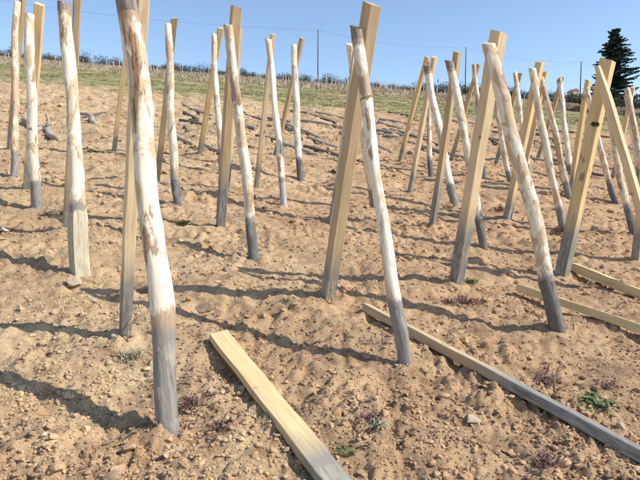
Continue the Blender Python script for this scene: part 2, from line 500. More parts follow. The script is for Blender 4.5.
# ------------------------------------------------------------------ ground
core = np.linspace(-0.72, 0.72, 720)
k = np.arange(1, 26)
wing = 0.72 + 0.012 * (1.27 ** k - 1) / 0.27
us = np.concatenate([-wing[::-1], core, wing])
ys = [-40, -20, -10, -5, -2, -0.9, -0.2, 0.3, 0.7, 1.0, 1.25, 1.45, 1.6]
while ys[-1] < 420:
    y0 = ys[-1]
    ys.append(y0 + (0.0031 if y0 < 9 else 0.0058 if y0 < 60 else 0.03) * (y0 + 2))
ys = np.array(ys)
spread = np.maximum(ys + 2, 3.0)
gx = us[None, :] * spread[:, None]
gy = np.repeat(ys[:, None], len(us), 1)
gz = height(gx, gy)
nr, nc = gx.shape
idx = np.arange(nr * nc).reshape(nr, nc)
quads = np.stack([idx[:-1, :-1], idx[:-1, 1:], idx[1:, 1:], idx[1:, :-1]], -1).reshape(-1, 4)
gm = mesh_np('ground', np.stack([gx, gy, gz], -1).reshape(-1, 3), quads, M_SOIL, True)
link('ground', gm, kind='structure')

# ------------------------------------------------------------------ loose soil crumbs (uncountable)
def ico(sub):
    bm = bmesh.new()
    bmesh.ops.create_icosphere(bm, subdivisions=sub, radius=1.0)
    bm.verts.ensure_lookup_table()
    v = np.array([q.co[:] for q in bm.verts])
    f = np.array([[q.index for q in p.verts] for p in bm.faces])
    bm.free()
    return v, f


def rough_rock(v, seed, amt):
    r = np.random.default_rng(seed)
    out = v.copy()
    for _ in range(7):                                   # chop with random planes for an angular lump
        nrm = r.normal(size=3)
        nrm /= np.linalg.norm(nrm)
        d = r.uniform(0.42, 0.80)
        s = out @ nrm
        out = out - np.outer(np.maximum(0, s - d), nrm)
    out *= 1 + r.normal(0, amt, (len(v), 1))
    return out * r.uniform(0.75, 1.2, 3)


def scatter(name, n, sub, ylo, yhi, smin, smax, power, density_seed, mat, label):
    v0, f0 = ico(sub)
    var = [rough_rock(v0, 100 + q, 0.10 if sub == 1 else 0.06) for q in range(10)]
    t = rng.uniform(0, 1, n * 3)
    y = 1.0 / (1 / ylo + t * (1 / yhi - 1 / ylo))
    x = rng.uniform(-0.70, 0.70, n * 3) * (y + 0.8)
    keep = (perlin(x / 0.55, y / 0.55, density_seed) + 0.6 * perlin(x / 1.8, y / 1.8, density_seed + 1) + rng.uniform(-0.6, 0.6, n * 3)) > 0.0
    x, y = x[keep][:n], y[keep][:n]
    n = len(x)
    s = smin * (1 - rng.uniform(0, 1, n) * (1 - (smin / smax) ** power)) ** (-1 / power)
    s = s * np.clip(y / 4.0, 1.0, 4.0) ** 1.12
    z = height(x, y) + s * 0.18
    ang = rng.uniform(0, 2 * np.pi, n)
    ca, sa = np.cos(ang), np.sin(ang)
    nv, nf = len(v0), len(f0)
    V = np.empty((n, nv, 3), np.float32)
    pick = rng.integers(0, 10, n)
    flat = rng.uniform(0.5, 0.95, n)
    for q in range(10):
        m = pick == q
        vv = var[q]
        V[m, :, 0] = (ca[m, None] * vv[None, :, 0] - sa[m, None] * vv[None, :, 1]) * s[m, None] + x[m, None]
        V[m, :, 1] = (sa[m, None] * vv[None, :, 0] + ca[m, None] * vv[None, :, 1]) * s[m, None] + y[m, None]
        V[m, :, 2] = vv[None, :, 2] * (s * flat)[m, None] + z[m, None]
    F = (f0[None] + (np.arange(n) * nv)[:, None, None]).reshape(-1, 3)
    link(name, mesh_np(name, V.reshape(-1, 3), F, mat, False), label=label, cat='soil', kind='stuff')


scatter('soil_crumbs', 46000, 1, 1.9, 26, 0.0040, 0.019, 1.9, 40, M_CLOD, 'loose tan soil crumbs covering the bare slope')
scatter('soil_clods', 6500, 2, 1.9, 24, 0.009, 0.036, 2.3, 44, M_CLOD, 'larger broken soil clods strewn over the slope')

# dark bits of dead plants lying on the soil
n = 12000
t = rng.uniform(0, 1, n * 3)
y = 1.0 / (1 / 1.9 + t * (1 / 26.0 - 1 / 1.9))
x = rng.uniform(-0.70, 0.70, n * 3) * (y + 0.8)
keep = (perlin(x / 0.4, y / 0.4, 60) + 0.7 * perlin(x / 1.5, y / 1.5, 61) + rng.uniform(-0.35, 0.35, n * 3)) > 0.22
x, y = x[keep][:n], y[keep][:n]
n = len(x)
z = height(x, y) + 0.006
ln = rng.gamma(2.0, 0.0042, n) * np.clip(y / 4, 1, 3)
th = rng.uniform(0, 2 * np.pi, n)
tilt = rng.normal(0, 0.35, n)
dx, dy, dz = np.cos(th) * np.cos(tilt), np.sin(th) * np.cos(tilt), np.sin(tilt)
wdt = np.minimum(ln, 0.02) * rng.uniform(0.10, 0.6, n)
px, py = -np.sin(th), np.cos(th)
C = np.stack([x, y, z], -1)
A = np.stack([dx, dy, dz], -1) * ln[:, None]
Bv = np.stack([px, py, 0 * px], -1) * wdt[:, None]
U = np.zeros((n, 3))
U[:, 2] = wdt * 0.8 + 0.0015
V = np.stack([C - A, C + Bv, C + A, C - Bv, C + U, C - U], 1).reshape(-1, 3)
f = np.array([[0, 3, 4], [3, 2, 4], [2, 1, 4], [1, 0, 4], [3, 0, 5], [2, 3, 5], [1, 2, 5], [0, 1, 5]])
F = (f[None] + (np.arange(n) * 6)[:, None, None]).reshape(-1, 3)
link('plant_litter', mesh_np('plant_litter', V, F, M_LITTER), label='dark dry plant litter scattered on the tan soil', cat='litter', kind='stuff')


# blades of grass, one object per kind of cover
def blades(name, n, ylo, yhi, h0, h1, width, thresh, seed, mat, label, cat, per=6, uspan=0.75):
    t = rng.uniform(0, 1, n * 4)
    y = ylo + (yhi - ylo) * t ** 1.25
    x = rng.uniform(-uspan, uspan, n * 4) * (y + 2)
    e = np.clip(np.minimum(y - ylo, yhi - y) / (0.22 * (yhi - ylo)), 0, 1)
    keep = perlin(x / 2.6, y / 2.4, seed) + 0.5 * perlin(x / 0.8, y / 0.9, seed + 1) > thresh + (1 - e) * 0.75
    x, y = x[keep][:n], y[keep][:n]
    m = len(x)
    x = np.repeat(x, per) + rng.normal(0, 0.06, m * per)
    y = np.repeat(y, per) + rng.normal(0, 0.06, m * per)
    m = len(x)
    z = height(x, y) - 0.01
    hgt = rng.uniform(h0, h1, m)
    th = rng.uniform(0, 2 * np.pi, m)
    lean = rng.uniform(0.1, 0.9, m) * hgt
    wd = rng.uniform(0.6, 1.4, m) * width
    qx, qy = np.cos(th), np.sin(th)
    b0 = np.stack([x - qy * wd, y + qx * wd, z], -1)
    b1 = np.stack([x + qy * wd, y - qx * wd, z], -1)
    md = np.stack([x + qx * lean * 0.35, y + qy * lean * 0.35, z + hgt * 0.62], -1)
    tp = np.stack([x + qx * lean, y + qy * lean, z + hgt], -1)
    m0 = md + (b0 - b1) * 0.35
    m1 = md - (b0 - b1) * 0.35
    V = np.stack([b0, b1, m1, m0, tp], 1).reshape(-1, 3)
    f = np.array([[0, 1, 2], [0, 2, 3], [3, 2, 4]])
    F = (f[None] + (np.arange(m) * 5)[:, None, None]).reshape(-1, 3)
    link(name, mesh_np(name, V, F, mat), label=label, cat=cat, kind='stuff')


blades('grass', 14000, 24, 60, 0.03, 0.085, 0.014, -0.08, 70, M_GRASS, 'patchy green grass across the upper slope', 'grass')
blades('dry_grass', 7000, 46, 100, 0.12, 0.40, 0.030, -0.25, 74, M_STRAW, 'pale dry stalks covering the strip below the hedge', 'grass', 4)
blades('sparse_grass', 1300, 7, 28, 0.03, 0.10, 0.007, 0.30, 78, M_GRASS, 'sparse short green grass in patches on the bare soil', 'grass', 7)

# ------------------------------------------------------------------ posts
SIDES = 20


def axis_matrix(base, top):
    z = (Vector(top) - Vector(base)).normalized()
    x = (Vector((1, 0, 0)) - z * z.x).normalized()
    y = z.cross(x)
    m = Matrix((x, y, z)).transposed().to_4x4()
    m.translation = Vector(base)
    return m


def smooth_curve(seed, amp, s, waves=4):
    r = random.Random(seed)
    out = 0.0
    for q in range(1, waves + 1):
        out += math.sin(s * q * 1.9 + r.uniform(0, 6.28)) * r.uniform(0.4, 1.0) / q
    return out * amp


def round_section(seed, L, rad, traits, crook):
    knots = []
    r = random.Random(seed * 3 + 1)
    for _ in range(r.randint(5, 9)):
        knots.append((r.uniform(0.15, L - 0.1), r.uniform(0, 6.28), r.uniform(0.08, 0.22), r.uniform(0.03, 0.06)))
    ph = [r.uniform(0, 6.28) for _ in range(8)]
    c0 = (smooth_curve(seed, crook, 0.0), smooth_curve(seed + 50, crook, 0.0))
    c1 = (smooth_curve(seed, crook, L), smooth_curve(seed + 50, crook, L))

    def pt(s, a, grow=0.0):
        t = min(max(s / L, 0), 1)
        cx = smooth_curve(seed, crook, s) - c0[0] * (1 - t) - c1[0] * t
        cy = smooth_curve(seed + 50, crook, s) - c0[1] * (1 - t) - c1[1] * t
        rr = rad * (1.03 - 0.14 * t)
        rr *= 1 + 0.05 * math.sin(2 * a + ph[0] + s) + 0.035 * math.sin(3 * a + ph[1] - 1.7 * s) + 0.04 * math.sin(5.1 * s + ph[2]) + 0.03 * math.sin(11 * s + ph[3])
        rr *= 1 + 0.016 * math.sin(7 * a + 4 * s + ph[4]) + 0.02 * math.sin(19 * s + 2 * a + ph[5])
        for ks, ka, kh, kw in knots:
            d = (s - ks) / kw
            if abs(d) < 2.5:
                da = math.cos(a - ka)
                rr *= 1 + kh * math.exp(-d * d) * max(0, da) ** 2
        x, y = math.cos(a) * rr, math.sin(a) * rr
        if 'hewn' in traits and s < 0.48:
            b = min(1, (0.48 - s) / 0.05)
            a2 = a - 0.72
            q = max(abs(math.cos(a2)), abs(math.sin(a2)))
            rs = rad * 1.12 / q
            rs = min(rs, rad * 1.5)
            x = x * (1 - b) + math.cos(a) * rs * b
            y = y * (1 - b) + math.sin(a) * rs * b
        if 'wedge' in traits and s > L - 0.22:
            b = min(1, (s - (L - 0.22)) / 0.20)
            x *= 1 + 0.12 * b
            y = y * (1 - 0.45 * b) + 0.25 * rad * b
        g = 1 + grow / max(rad, 0.01)
        return (cx + x * g, cy + y * g, s)
    return pt


def tube_mesh(name, pt, s0, s1, nseg, mat, cap0, cap1, cut=0.0, tilt0=0.0, tilt1=0.0, sides=SIDES, grow=0.0, ring_wob=None):
    V, Fc = [], []
    for q in range(nseg + 1):
        t = q / nseg
        for k2 in range(sides):
            a2 = 2 * math.pi * k2 / sides
            s = s0 + (s1 - s0) * t
            s += (1 - t) * tilt0 * math.cos(a2 - 0.8)
            s += t * tilt1 * math.cos(a2 - 0.8)
            if q == 0 and ring_wob:
                s += ring_wob(a2)
            if q == nseg and cut:
                s += cut * math.cos(a2 - 2.2)
            V.append(pt(s, a2, grow))
    for q in range(nseg):
        for k2 in range(sides):
            k3 = (k2 + 1) % sides
            Fc.append((q * sides + k2, q * sides + k3, (q + 1) * sides + k3, (q + 1) * sides + k2))
    nb = len(Fc)
    if cap0:
        Fc.append(tuple(range(sides - 1, -1, -1)))
    if cap1:                                            # rim slightly rounded, then the cut face
        o = nseg * sides
        cen = [sum(V[o + q][i] for q in range(sides)) / sides for i in range(3)]
        ring = len(V)
        for q in range(sides):
            p = V[o + q]
            V.append((cen[0] + (p[0] - cen[0]) * 0.90, cen[1] + (p[1] - cen[1]) * 0.90, p[2] + 0.004))
        for k2 in range(sides):
            k3 = (k2 + 1) % sides
            Fc.append((o + k2, o + k3, ring + k3, ring + k2))
        Fc.append(tuple(range(ring, ring + sides)))
    me = mesh_py(name, V, Fc, mat, True)
    for p in me.polygons:
        if len(p.vertices) > 4:
            p.use_smooth = False
    return me


def patch_mesh(name, pt, mat, cs, ca, hs_, ha, grow, seed):
    """a raised scrap of bark on a round post, uneven edge"""
    r = random.Random(seed)
    ph = [r.uniform(0, 6.28) for _ in range(6)]
    V, Fc = [], []
    rings, seg = 7, 26
    for q in range(rings + 1):
        f_ = q / rings
        for k2 in range(seg):
            w_ = 2 * math.pi * k2 / seg
            rr = 1 + 0.16 * math.sin(3 * w_ + ph[0]) + 0.12 * math.sin(5 * w_ + ph[1]) + 0.07 * math.sin(9 * w_ + ph[2])
            s = cs + math.cos(w_) * hs_ * f_ * rr
            a2 = ca + math.sin(w_) * ha * f_ * rr + 0.35 * math.cos(w_) * f_ * ha
            V.append(pt(s, a2, grow * (0.55 + 0.45 * math.sin(7 * w_ + 9 * f_)) if q < rings else -0.003))
    for q in range(rings):
        for k2 in range(seg):
            k3 = (k2 + 1) % seg
            Fc.append((q * seg + k2, q * seg + k3, (q + 1) * seg + k3, (q + 1) * seg + k2))
    return mesh_py(name, V, Fc, mat, True)


def sawn_section(seed, L, side, yaw, traits, bow=0.012, flat=None):
    r = random.Random(seed)
    ph = [r.uniform(0, 6.28) for _ in range(6)]
    twist = r.uniform(-0.07, 0.07)
    asp = r.uniform(0.93, 1.05) if flat is None else flat
    bx_, by_ = r.uniform(-bow, bow), r.uniform(-bow, bow)

    def pt(s, k2, inset=0.0):
        t = min(max(s / L, 0), 1)
        h = side / 2 - inset
        w_ = 1 + 0.02 * math.sin(4 * s + ph[0])
        if 'point' in traits and s > L - 0.30:
            b = (s - (L - 0.30)) / 0.30
            w_ *= 1 - 0.45 * b
        corner, sub = divmod(k2, 3)
        bev = min(0.006, side * 0.1) * (1 + 0.8 * math.sin(3 * s + corner * 2 + ph[1]))
        sx = (1, -1, -1, 1)[corner]
        sy = (1, 1, -1, -1)[corner]
        x, y = sx * h * asp, sy * h
        if sub == 1:
            x -= sx * bev * 0.3
            y -= sy * bev * 0.3
        elif (sub == 0) == (corner in (0, 2)):
            y -= sy * bev
        else:
            x -= sx * bev
        x *= w_
        y *= w_
        x += 0.0016 * math.sin(13 * s + ph[2] + corner)
        y += 0.0016 * math.sin(11 * s + ph[3] + corner)
        an = R(yaw) + twist * t
        b = math.sin(math.pi * t)
        return (x * math.cos(an) - y * math.sin(an) + bx_ * b, x * math.sin(an) + y * math.cos(an) + by_ * b, s)
    return pt


def sawn_mesh(name, pt, s0, s1, nseg, mat, cap0, cap1, slant=(0, 0), side=0.08):
    V, Fc = [], []
    for q in range(nseg + 1):
        for k2 in range(12):
            s = s0 + (s1 - s0) * q / nseg
            p = pt(s, k2)
            if q == nseg and cap1:
                p = (p[0], p[1], p[2] + slant[0] * p[0] / side + slant[1] * p[1] / side)
            V.append(p)
    for q in range(nseg):
        for k2 in range(12):
            k3 = (k2 + 1) % 12
            Fc.append((q * 12 + k2, q * 12 + k3, (q + 1) * 12 + k3, (q + 1) * 12 + k2))
    if cap0:
        Fc.append(tuple(range(11, -1, -1)))
    if cap1:
        Fc.append(tuple(range(nseg * 12, nseg * 12 + 12)))
    return mesh_py(name, V, Fc, mat, False)


def add_stain(me, spots):
    at = me.attributes.new('stain', 'FLOAT', 'POINT')
    at.data.foreach_set('value', [max([0.0] + [max(0.0, 1 - abs(v.co.z - c_) / w_) for c_, w_ in spots]) for v in me.vertices])
    return me


def add_dip(me, foot):
    at = me.attributes.new('dip', 'FLOAT', 'POINT')
    at.data.foreach_set('value', [v.co.z - foot for v in me.vertices])
    return me


G_ROUND = 'peeled round posts leaning in crossed pairs'
G_SAWN = 'sawn square posts leaning in crossed pairs'
for i, (kind, (bx, by), top, wd, foot, yaw, st, lab) in enumerate(POSTS):
    bz = hs(bx, by, False)
    base = Vector((bx, by, bz))
    M = axis_matrix(base, top)
    L = (Vector(top) - base).length
    root = link('peeled_post' if kind == 'R' else 'sawn_post', None, None, lab, 'post', G_ROUND if kind == 'R' else G_SAWN)
    root.empty_display_size = 0.2
    root.matrix_world = M
    seed = 200 + i * 13
    big = by < 5.5
    rr = random.Random(seed)
    if kind == 'R':
        crook = 0.026 if 'knotty' in lab or 'thick' in lab else 0.015
        pt = round_section(seed, L, wd / 2, st, crook)
        shaft_m = M_PEEL[0] if ('white' in lab or 'bright' in lab) else M_PEEL[1] if i % 3 else M_PEEL[2]
        if 'thick' in lab or 'knotty' in lab:
            shaft_m = M_PEEL[1]
        foot_m = M_FOOT_GREEN if 'hewn' in st else M_FOOT_PALE if 'pale' in st else M_FOOT_DARK if ('dark' in lab and 'foot' in lab and 'grey foot' not in lab) or 'black-grey' in lab else M_FOOT
        tl = rr.uniform(-0.018, 0.018)
        wob = (lambda p0: (lambda a2: 0.006 * math.sin(3 * a2 + p0) + 0.005 * math.sin(5 * a2 + 2 * p0)))(rr.uniform(0, 6))
        cut = rr.uniform(-0.022, 0.022) if 'dark' not in st else 0.024
        top_len = 0.085 if 'grey' in st else 0.075 if 'dark' in st else 0
        nseg = 64 if big else 34
        # the foot and the shaft share the same dip line
        f0 = tube_mesh('foot', pt, -0.28, foot, 16 if big else 8, foot_m, True, False, tilt1=tl)
        if 'hewn' in st:
            f0.polygons.foreach_set('use_smooth', [False] * len(f0.polygons))
        link('dipped_foot' if 'hewn' not in st else 'hewn_foot', f0, root)
        sh = tube_mesh('shaft', pt, foot - 0.012, L - top_len, nseg, shaft_m, False, not top_len, cut=0 if top_len else cut, tilt0=tl, grow=0.0012, ring_wob=wob)
        spots = []
        if top_len:
            spots.append((L - top_len, 0.10))
        if 'brown collar' in lab:
            spots.append((L - 0.37, 0.13))
        if 'brown band' in lab:
            spots.append((L - 0.62, 0.24))
        if 'thick' in lab:
            spots += [(foot + 0.02, 0.22)]
        link('shaft', add_stain(add_dip(sh, foot), spots), root)
        if top_len:
            tp = tube_mesh('top', pt, L - top_len - 0.01, L, 5, M_TOP_DARK, False, True, cut=cut, grow=0.0022)
            link('weathered_top', tp, root)
        if 'bark scar' in lab:
            link('bark_scar', patch_mesh('bark_scar', pt, M_BARK, L - 0.33, -1.25, 0.17, 0.52, 0.004, 5), root)
            link('bark_scar', patch_mesh('bark_scar', pt, M_BARK, L - 0.60, -2.0, 0.10, 0.22, 0.003, 6), root)
        if 'brown collar' in lab:
            link('bark_collar', tube_mesh('collar', pt, L - 0.452, L - 0.436, 5, M_BARK, False, False, tilt0=0.01, tilt1=0.012, grow=0.003, ring_wob=wob), root)
        if 'brown band' in lab:
            link('bark_scar', patch_mesh('bark_scar', pt, M_BARK, L - 0.72, -1.0, 0.07, 0.5, 0.003, 8), root)
    else:
        pt = sawn_section(seed, L, wd, yaw, st)
        m = M_SAWN[0] if 'yellow' in lab else M_SAWN[2] if ('dull' in lab or 'dark' in lab or 'brown' in lab) else M_SAWN[i % 2]
        fm = M_FOOT_SAWN if foot < 0.3 else M_FOOT
        link('treated_foot', sawn_mesh('foot', pt, -0.28, foot, 5, fm, True, False, side=wd), root)
        sl = (rr.uniform(-0.02, 0.02), rr.uniform(-0.02, 0.02))
        link('shaft', add_dip(sawn_mesh('shaft', pt, foot, L, 14, m, False, True, sl, wd), foot), root)
        if 'spot' in st:
            an0 = R(yaw)
            ex = Vector((math.cos(an0), math.sin(an0), 0))
            ey = Vector((-math.sin(an0), math.cos(an0), 0))
            h = wd / 2 * 1.05 + 0.003

            def wrap(u_):                               # distance round the near corner: left face is negative
                return ex * -h + ey * (-h - u_) if u_ < 0 else ex * (u_ - h) + ey * -h
            V, Fc = [], []
            nu = 13
            for q in range(nu):
                t_ = q / (nu - 1)
                u_ = -0.062 + 0.095 * t_
                w_ = 0.026 * math.sin(math.pi * (0.04 + 0.92 * t_)) * (1 + 0.4 * math.sin(9 * t_) + 0.3 * math.sin(23 * t_))
                p = wrap(u_)
                V += [(p.x, p.y, L - 0.56 + w_ * 0.9 + 0.006 * math.sin(14 * t_)), (p.x, p.y, L - 0.56 - w_ * 0.8)]
            for q in range(nu - 1):
                Fc.append((2 * q, 2 * q + 1, 2 * q + 3, 2 * q + 2))
            link('burnt_mark', mesh_py('burnt_mark', V, Fc, M_BLACK, False), root)


# ------------------------------------------------------------------ posts lying on the ground
def lie_down(a_, b_, r_, sink=0.35, rank=-5):
    """end points for a straight post resting on the bumps between a_ and b_"""
    tt = np.linspace(0, 1, 25)
    xs = a_[0] + (b_[0] - a_[0]) * tt
    yy = a_[1] + (b_[1] - a_[1]) * tt
    zz = height(xs, yy)
    k1, k0 = np.polyfit(tt, zz, 1)
    gap = np.sort(zz - (k0 + k1 * tt))
    lift = gap[rank] + r_ * (1 - sink)
    return Vector((a_[0], a_[1], k0 + lift)), Vector((b_[0], b_[1], k0 + k1 + lift))


def extend(a_, b_, length):
    d = math.hypot(b_[0] - a_[0], b_[1] - a_[1])
    return (a_[0] + (b_[0] - a_[0]) * length / d, a_[1] + (b_[1] - a_[1]) * length / d)


BEAMS = [((-0.64, 3.47), (0.10, 2.20), 2.0, (0.042, 3.0), 0.70, M_SAWN[0], M_FOOT_SAWN, 4, 'yellow sawn post with grey end lying flat on the bare soil'),
         ((0.33, 4.05), (1.55, 2.51), 2.15, (0.058, 1.3), 0.95, M_SAWN[2], M_FOOT, 10, 'long dull sawn post with dark grey half lying behind the white brown-collared post'),
         ((1.65, 4.65), (2.51, 3.84), 2.0, (0.064, 1.0), 0.0, M_SAWN[0], M_FOOT_SAWN, 12, 'thin pale sawn post lying past the wedge-topped post'),
         ((2.43, 5.37), (2.94, 4.39), 2.0, (0.078, 1.0), 0.0, M_SAWN[0], M_FOOT_SAWN, 12, 'pale sawn post lying against the foot of the black-spotted post')]
for q, (a_, b_, ln_, (sd, flat), gl, m, fm, yw, lab) in enumerate(BEAMS):
    b_ = extend(a_, b_, ln_)
    P, Q = lie_down(b_, a_, sd / 2, 0.2 if flat > 1.1 else 0.0, -2 if flat > 2 else -4)
    z = (Q - P).normalized()
    x = z.cross(Vector((0, 0, 1))).normalized()
    y = z.cross(x)
    M = Matrix((x, y, z)).transposed().to_4x4()
    M.translation = P
    L = (Q - P).length
    root = link('lying_sawn_post', None, None, lab, 'post', 'sawn posts lying on the soil')
    root.matrix_world = M
    pt = sawn_section(900 + q, L, sd, yw, '', 0.006, flat)
    if gl:
        link('treated_end', sawn_mesh('end', pt, 0, gl, 5, fm, True, False, side=sd), root)
        link('shaft', add_dip(sawn_mesh('shaft', pt, gl, L, 12, m, False, True, (0.01, 0.01), sd), gl), root)
    else:
        link('shaft', add_dip(sawn_mesh('shaft', pt, 0.0, L, 14, m, True, True, (0.01, 0.01), sd), -1.0), root)

LOGS = [((-4.02, 16.27), (-3.03, 14.80)), ((-3.01, 11.89), (-2.51, 11.26)), ((-2.34, 11.52), (-1.87, 10.68)), ((-2.51, 19.27), (-1.58, 17.19)), ((-1.12,
        16.66), (0.05, 14.52)), ((-0.86, 12.76), (-0.04, 11.83)), ((-0.72, 22.63), (0.07, 21.02)), ((-0.61, 19.13), (0.54, 16.83)), ((-0.30, 14.07), (0.42,
        13.04)), ((-0.39, 21.96), (0.58, 19.46)), ((2.13, 20.85), (2.98, 18.73)), ((2.03, 18.00), (2.65, 16.30)), ((3.33, 27.78), (4.26, 24.15)), ((-2.78,
        17.10), (-1.71, 15.09)), ((0.57, 16.05), (1.10, 14.80)), ((2.61, 16.03), (3.20, 14.35)), ((5.61, 26.51), (5.84, 22.06)), ((6.56, 22.64), (5.43,
        16.50)), ((5.50, 19.10), (5.06, 15.45)), ((8.02, 20.91), (8.07, 18.39)), ((6.99, 18.46), (7.18, 16.70)), ((7.51, 25.19), (6.41, 18.88)), ((1.01,
        22.92), (1.85, 20.21)), ((-5.18, 17.28), (-3.72, 13.08)), ((-1.63, 14.43), (-0.83, 12.96)), ((7.72, 22.42), (7.39, 18.99)), ((9.07, 20.11), (8.91,
        17.72))]
r = random.Random(77)
for q in range(34):                                     # more of the old posts, strewn in slanting rows
    y0 = r.uniform(12.5, 25)
    x0 = r.uniform(-0.30, 0.46) * y0
    ln_ = r.uniform(1.0, 2.4)
    an = math.atan2(-0.88, 0.48) + r.gauss(0, 0.22)
    LOGS.append(((x0, y0), (x0 + math.cos(an) * ln_, y0 + math.sin(an) * ln_)))
for q, (a_, b_) in enumerate(LOGS):
    d = math.hypot(b_[0] - a_[0], b_[1] - a_[1])
    if d > 2.6:
        b_ = extend(a_, b_, 2.6)
    r_ = rnd.uniform(0.028, 0.05)
    P, Q = lie_down(a_, b_, r_, 0.5)
    M = axis_matrix(P, Q) if abs((Q - P).normalized().x) < 0.9 else None
    z = (Q - P).normalized()
    x = z.cross(Vector((0, 0, 1))).normalized()
    M = Matrix((x, z.cross(x), z)).transposed().to_4x4()
    M.translation = P
    L = (Q - P).length
    pt = round_section(1500 + q * 7, L, r_, '', 0.012)
    me = tube_mesh('lying_log', pt, 0, L, 12, M_LOG if q % 3 else M_LOG_BROWN, True, True, sides=10)
    o = link('weathered_log', me, None, 'old grey weathered post lying on the slope past the standing pairs' if q % 3 else 'old dark brown post lying among grey ones on the slope', 'log', 'old grey posts lying on the slope')
    o.matrix_world = M


# ------------------------------------------------------------------ uprooted stumps, branches, twigs
def bent_tube(name, pts, radii, mat, sides=8):
    V, Fc = [], []
    pts = [Vector(p) for p in pts]
    for q, p in enumerate(pts):
        d = (pts[min(q + 1, len(pts) - 1)] - pts[max(q - 1, 0)]).normalized()
        x = d.cross(Vector((0, 0, 1)))
        x = x.normalized() if x.length > 1e-4 else Vector((1, 0, 0))
        y = d.cross(x)
        for k2 in range(sides):
            a2 = 2 * math.pi * k2 / sides
            V.append(p + (x * math.cos(a2) + y * math.sin(a2)) * radii[q] * (1 + 0.12 * math.sin(3 * a2 + q)))
    for q in range(len(pts) - 1):
        for k2 in range(sides):
            k3 = (k2 + 1) % sides
            Fc.append((q * sides + k2, q * sides + k3, (q + 1) * sides + k3, (q + 1) * sides + k2))
    Fc.append(tuple(range(sides - 1, -1, -1)))
    o = (len(pts) - 1) * sides
    Fc.append(tuple(range(o, o + sides)))
    return mesh_py(name, V, Fc, mat, True)


def on_ground(x, y, up):
    return (x, y, hs(x, y) + up)


def stump(name, label, spine, radii, arms, group=None):
    root = link(name, None, None, label, 'stump', group, loc=on_ground(*spine[0][:2], 0))
    o = Vector(root.location)
    pts = [Vector(on_ground(*p)) - o for p in spine]
    link('trunk', bent_tube('trunk', pts, radii, M_LOG), root)
    for ap, ar in arms:
        link('branch', bent_tube('branch', [Vector(on_ground(*p)) - o for p in ap], ar, M_LOG), root)


stump('vine_stump', 'bent grey uprooted vine stump with dark stub end past the squared-foot post',
      [(-6.55, 15.3, 0.06), (-6.1, 14.9, 0.13), (-5.75, 14.3, 0.10), (-5.45, 13.6, 0.09), (-5.25, 13.3, 0.03)], [0.03, 0.05, 0.065, 0.08, 0.085],
      [([(-5.8, 14.3, 0.10), (-5.55, 14.4, 0.22), (-5.35, 14.35, 0.26)], [0.04, 0.03, 0.02]),
       ([(-5.7, 14.1, 0.08), (-5.95, 13.9, 0.05)], [0.035, 0.02])])
stump('vine_stump', 'forked grey uprooted vine stump lying between two upright peeled posts',
      [(-6.60, 12.6, 0.08), (-6.1, 12.2, 0.09), (-5.75, 11.9, 0.09), (-5.35, 11.2, 0.07), (-5.0, 10.8, 0.05)], [0.05, 0.06, 0.065, 0.06, 0.055],
      [([(-5.65, 11.7, 0.08), (-5.6, 11.7, 0.25), (-5.68, 11.75, 0.36)], [0.04, 0.032, 0.02]),
       ([(-5.7, 11.6, 0.06), (-5.85, 11.3, 0.04)], [0.04, 0.025])])

for (x0, y0), (x1, y1), lab in (((-1.40, 2.36), (-1.29, 2.53), 'thin crooked grey twig lying on soil by the small rust stone'),
                                ((-0.99, 2.49), (-0.93, 2.60), 'short straight reddish twig lying near the thick crooked post'),
                                ((-0.40, 2.29), (-0.30, 2.45), 'thin pale twig lying beside the yellow fallen post'),
                                ((-0.72, 2.38), (-0.60, 2.45), 'tiny pale stick on the soil below the thick crooked post')):
    pts = [on_ground(x0 + (x1 - x0) * t_ + rnd.uniform(-0.006, 0.006), y0 + (y1 - y0) * t_, 0.012) for t_ in (0, 0.25, 0.5, 0.75, 1)]
    link('twig', bent_tube('twig', pts, [0.006, 0.005, 0.0045, 0.004, 0.003], M_TWIG, 6), None, lab, 'twig', 'twigs on the soil')

# ------------------------------------------------------------------ stones
STONES = [((-1.84, 4.14), 0.075, 0, 0.75, 'rounded grey stone lying against the squared foot of a post'),
          ((-1.38, 2.69), 0.030, 1, 0.95, 'small rust-coloured stone on the soil near a grey twig'),
          ((-0.885, 2.29), 0.045, 3, 0.9, 'brown pointed stone beside a small green weed, below the thick crooked post'),
          ((-3.02, 5.30), 0.085, 2, 0.35, 'flat pale stone slab lying on the soil'),
          ((-0.82, 3.90), 0.085, 3, 0.45, 'tilted slab-like tan clod behind the yellow fallen post'),
          ((-2.27, 4.60), 0.075, 3, 0.8, 'dark brown clod casting a deep shadow, short of the squared-foot post'),
          ((-1.60, 3.88), 0.055, 2, 0.5, 'sandy flat clod between the rounded grey stone and a sawn post'),
          ((-0.60, 6.60), 0.06, 2, 0.6, 'pale clod beside the foot of the tall grey-footed sawn post'),
          ((-1.25, 2.47), 0.017, 2, 0.8, 'tiny white chip of stone near the brown pointed stone'),
          ((-0.18, 2.84), 0.038, 1, 0.7, 'rusty clod touching the side of the yellow fallen post'),
          ((0.78, 2.80), 0.05, 0, 0.6, 'grey-tan lump of stone past the foot of the white brown-collared post')]
for q, ((x, y), s, m, fl, lab) in enumerate(STONES):
    v0, f0 = ico(3)
    v = rough_rock(v0, 300 + q, 0.03) * s
    v[:, 2] *= fl
    me = mesh_np('stone', v, f0, M_STONE[m], False)
    link('stone', me, None, lab, 'stone', 'stones and clods on the soil', loc=on_ground(x, y, s * fl * 0.15), rot=(rnd.uniform(-0.4, 0.4), rnd.uniform(-0.4, 0.4), rnd.uniform(0, 6)))
rock_meshes = []
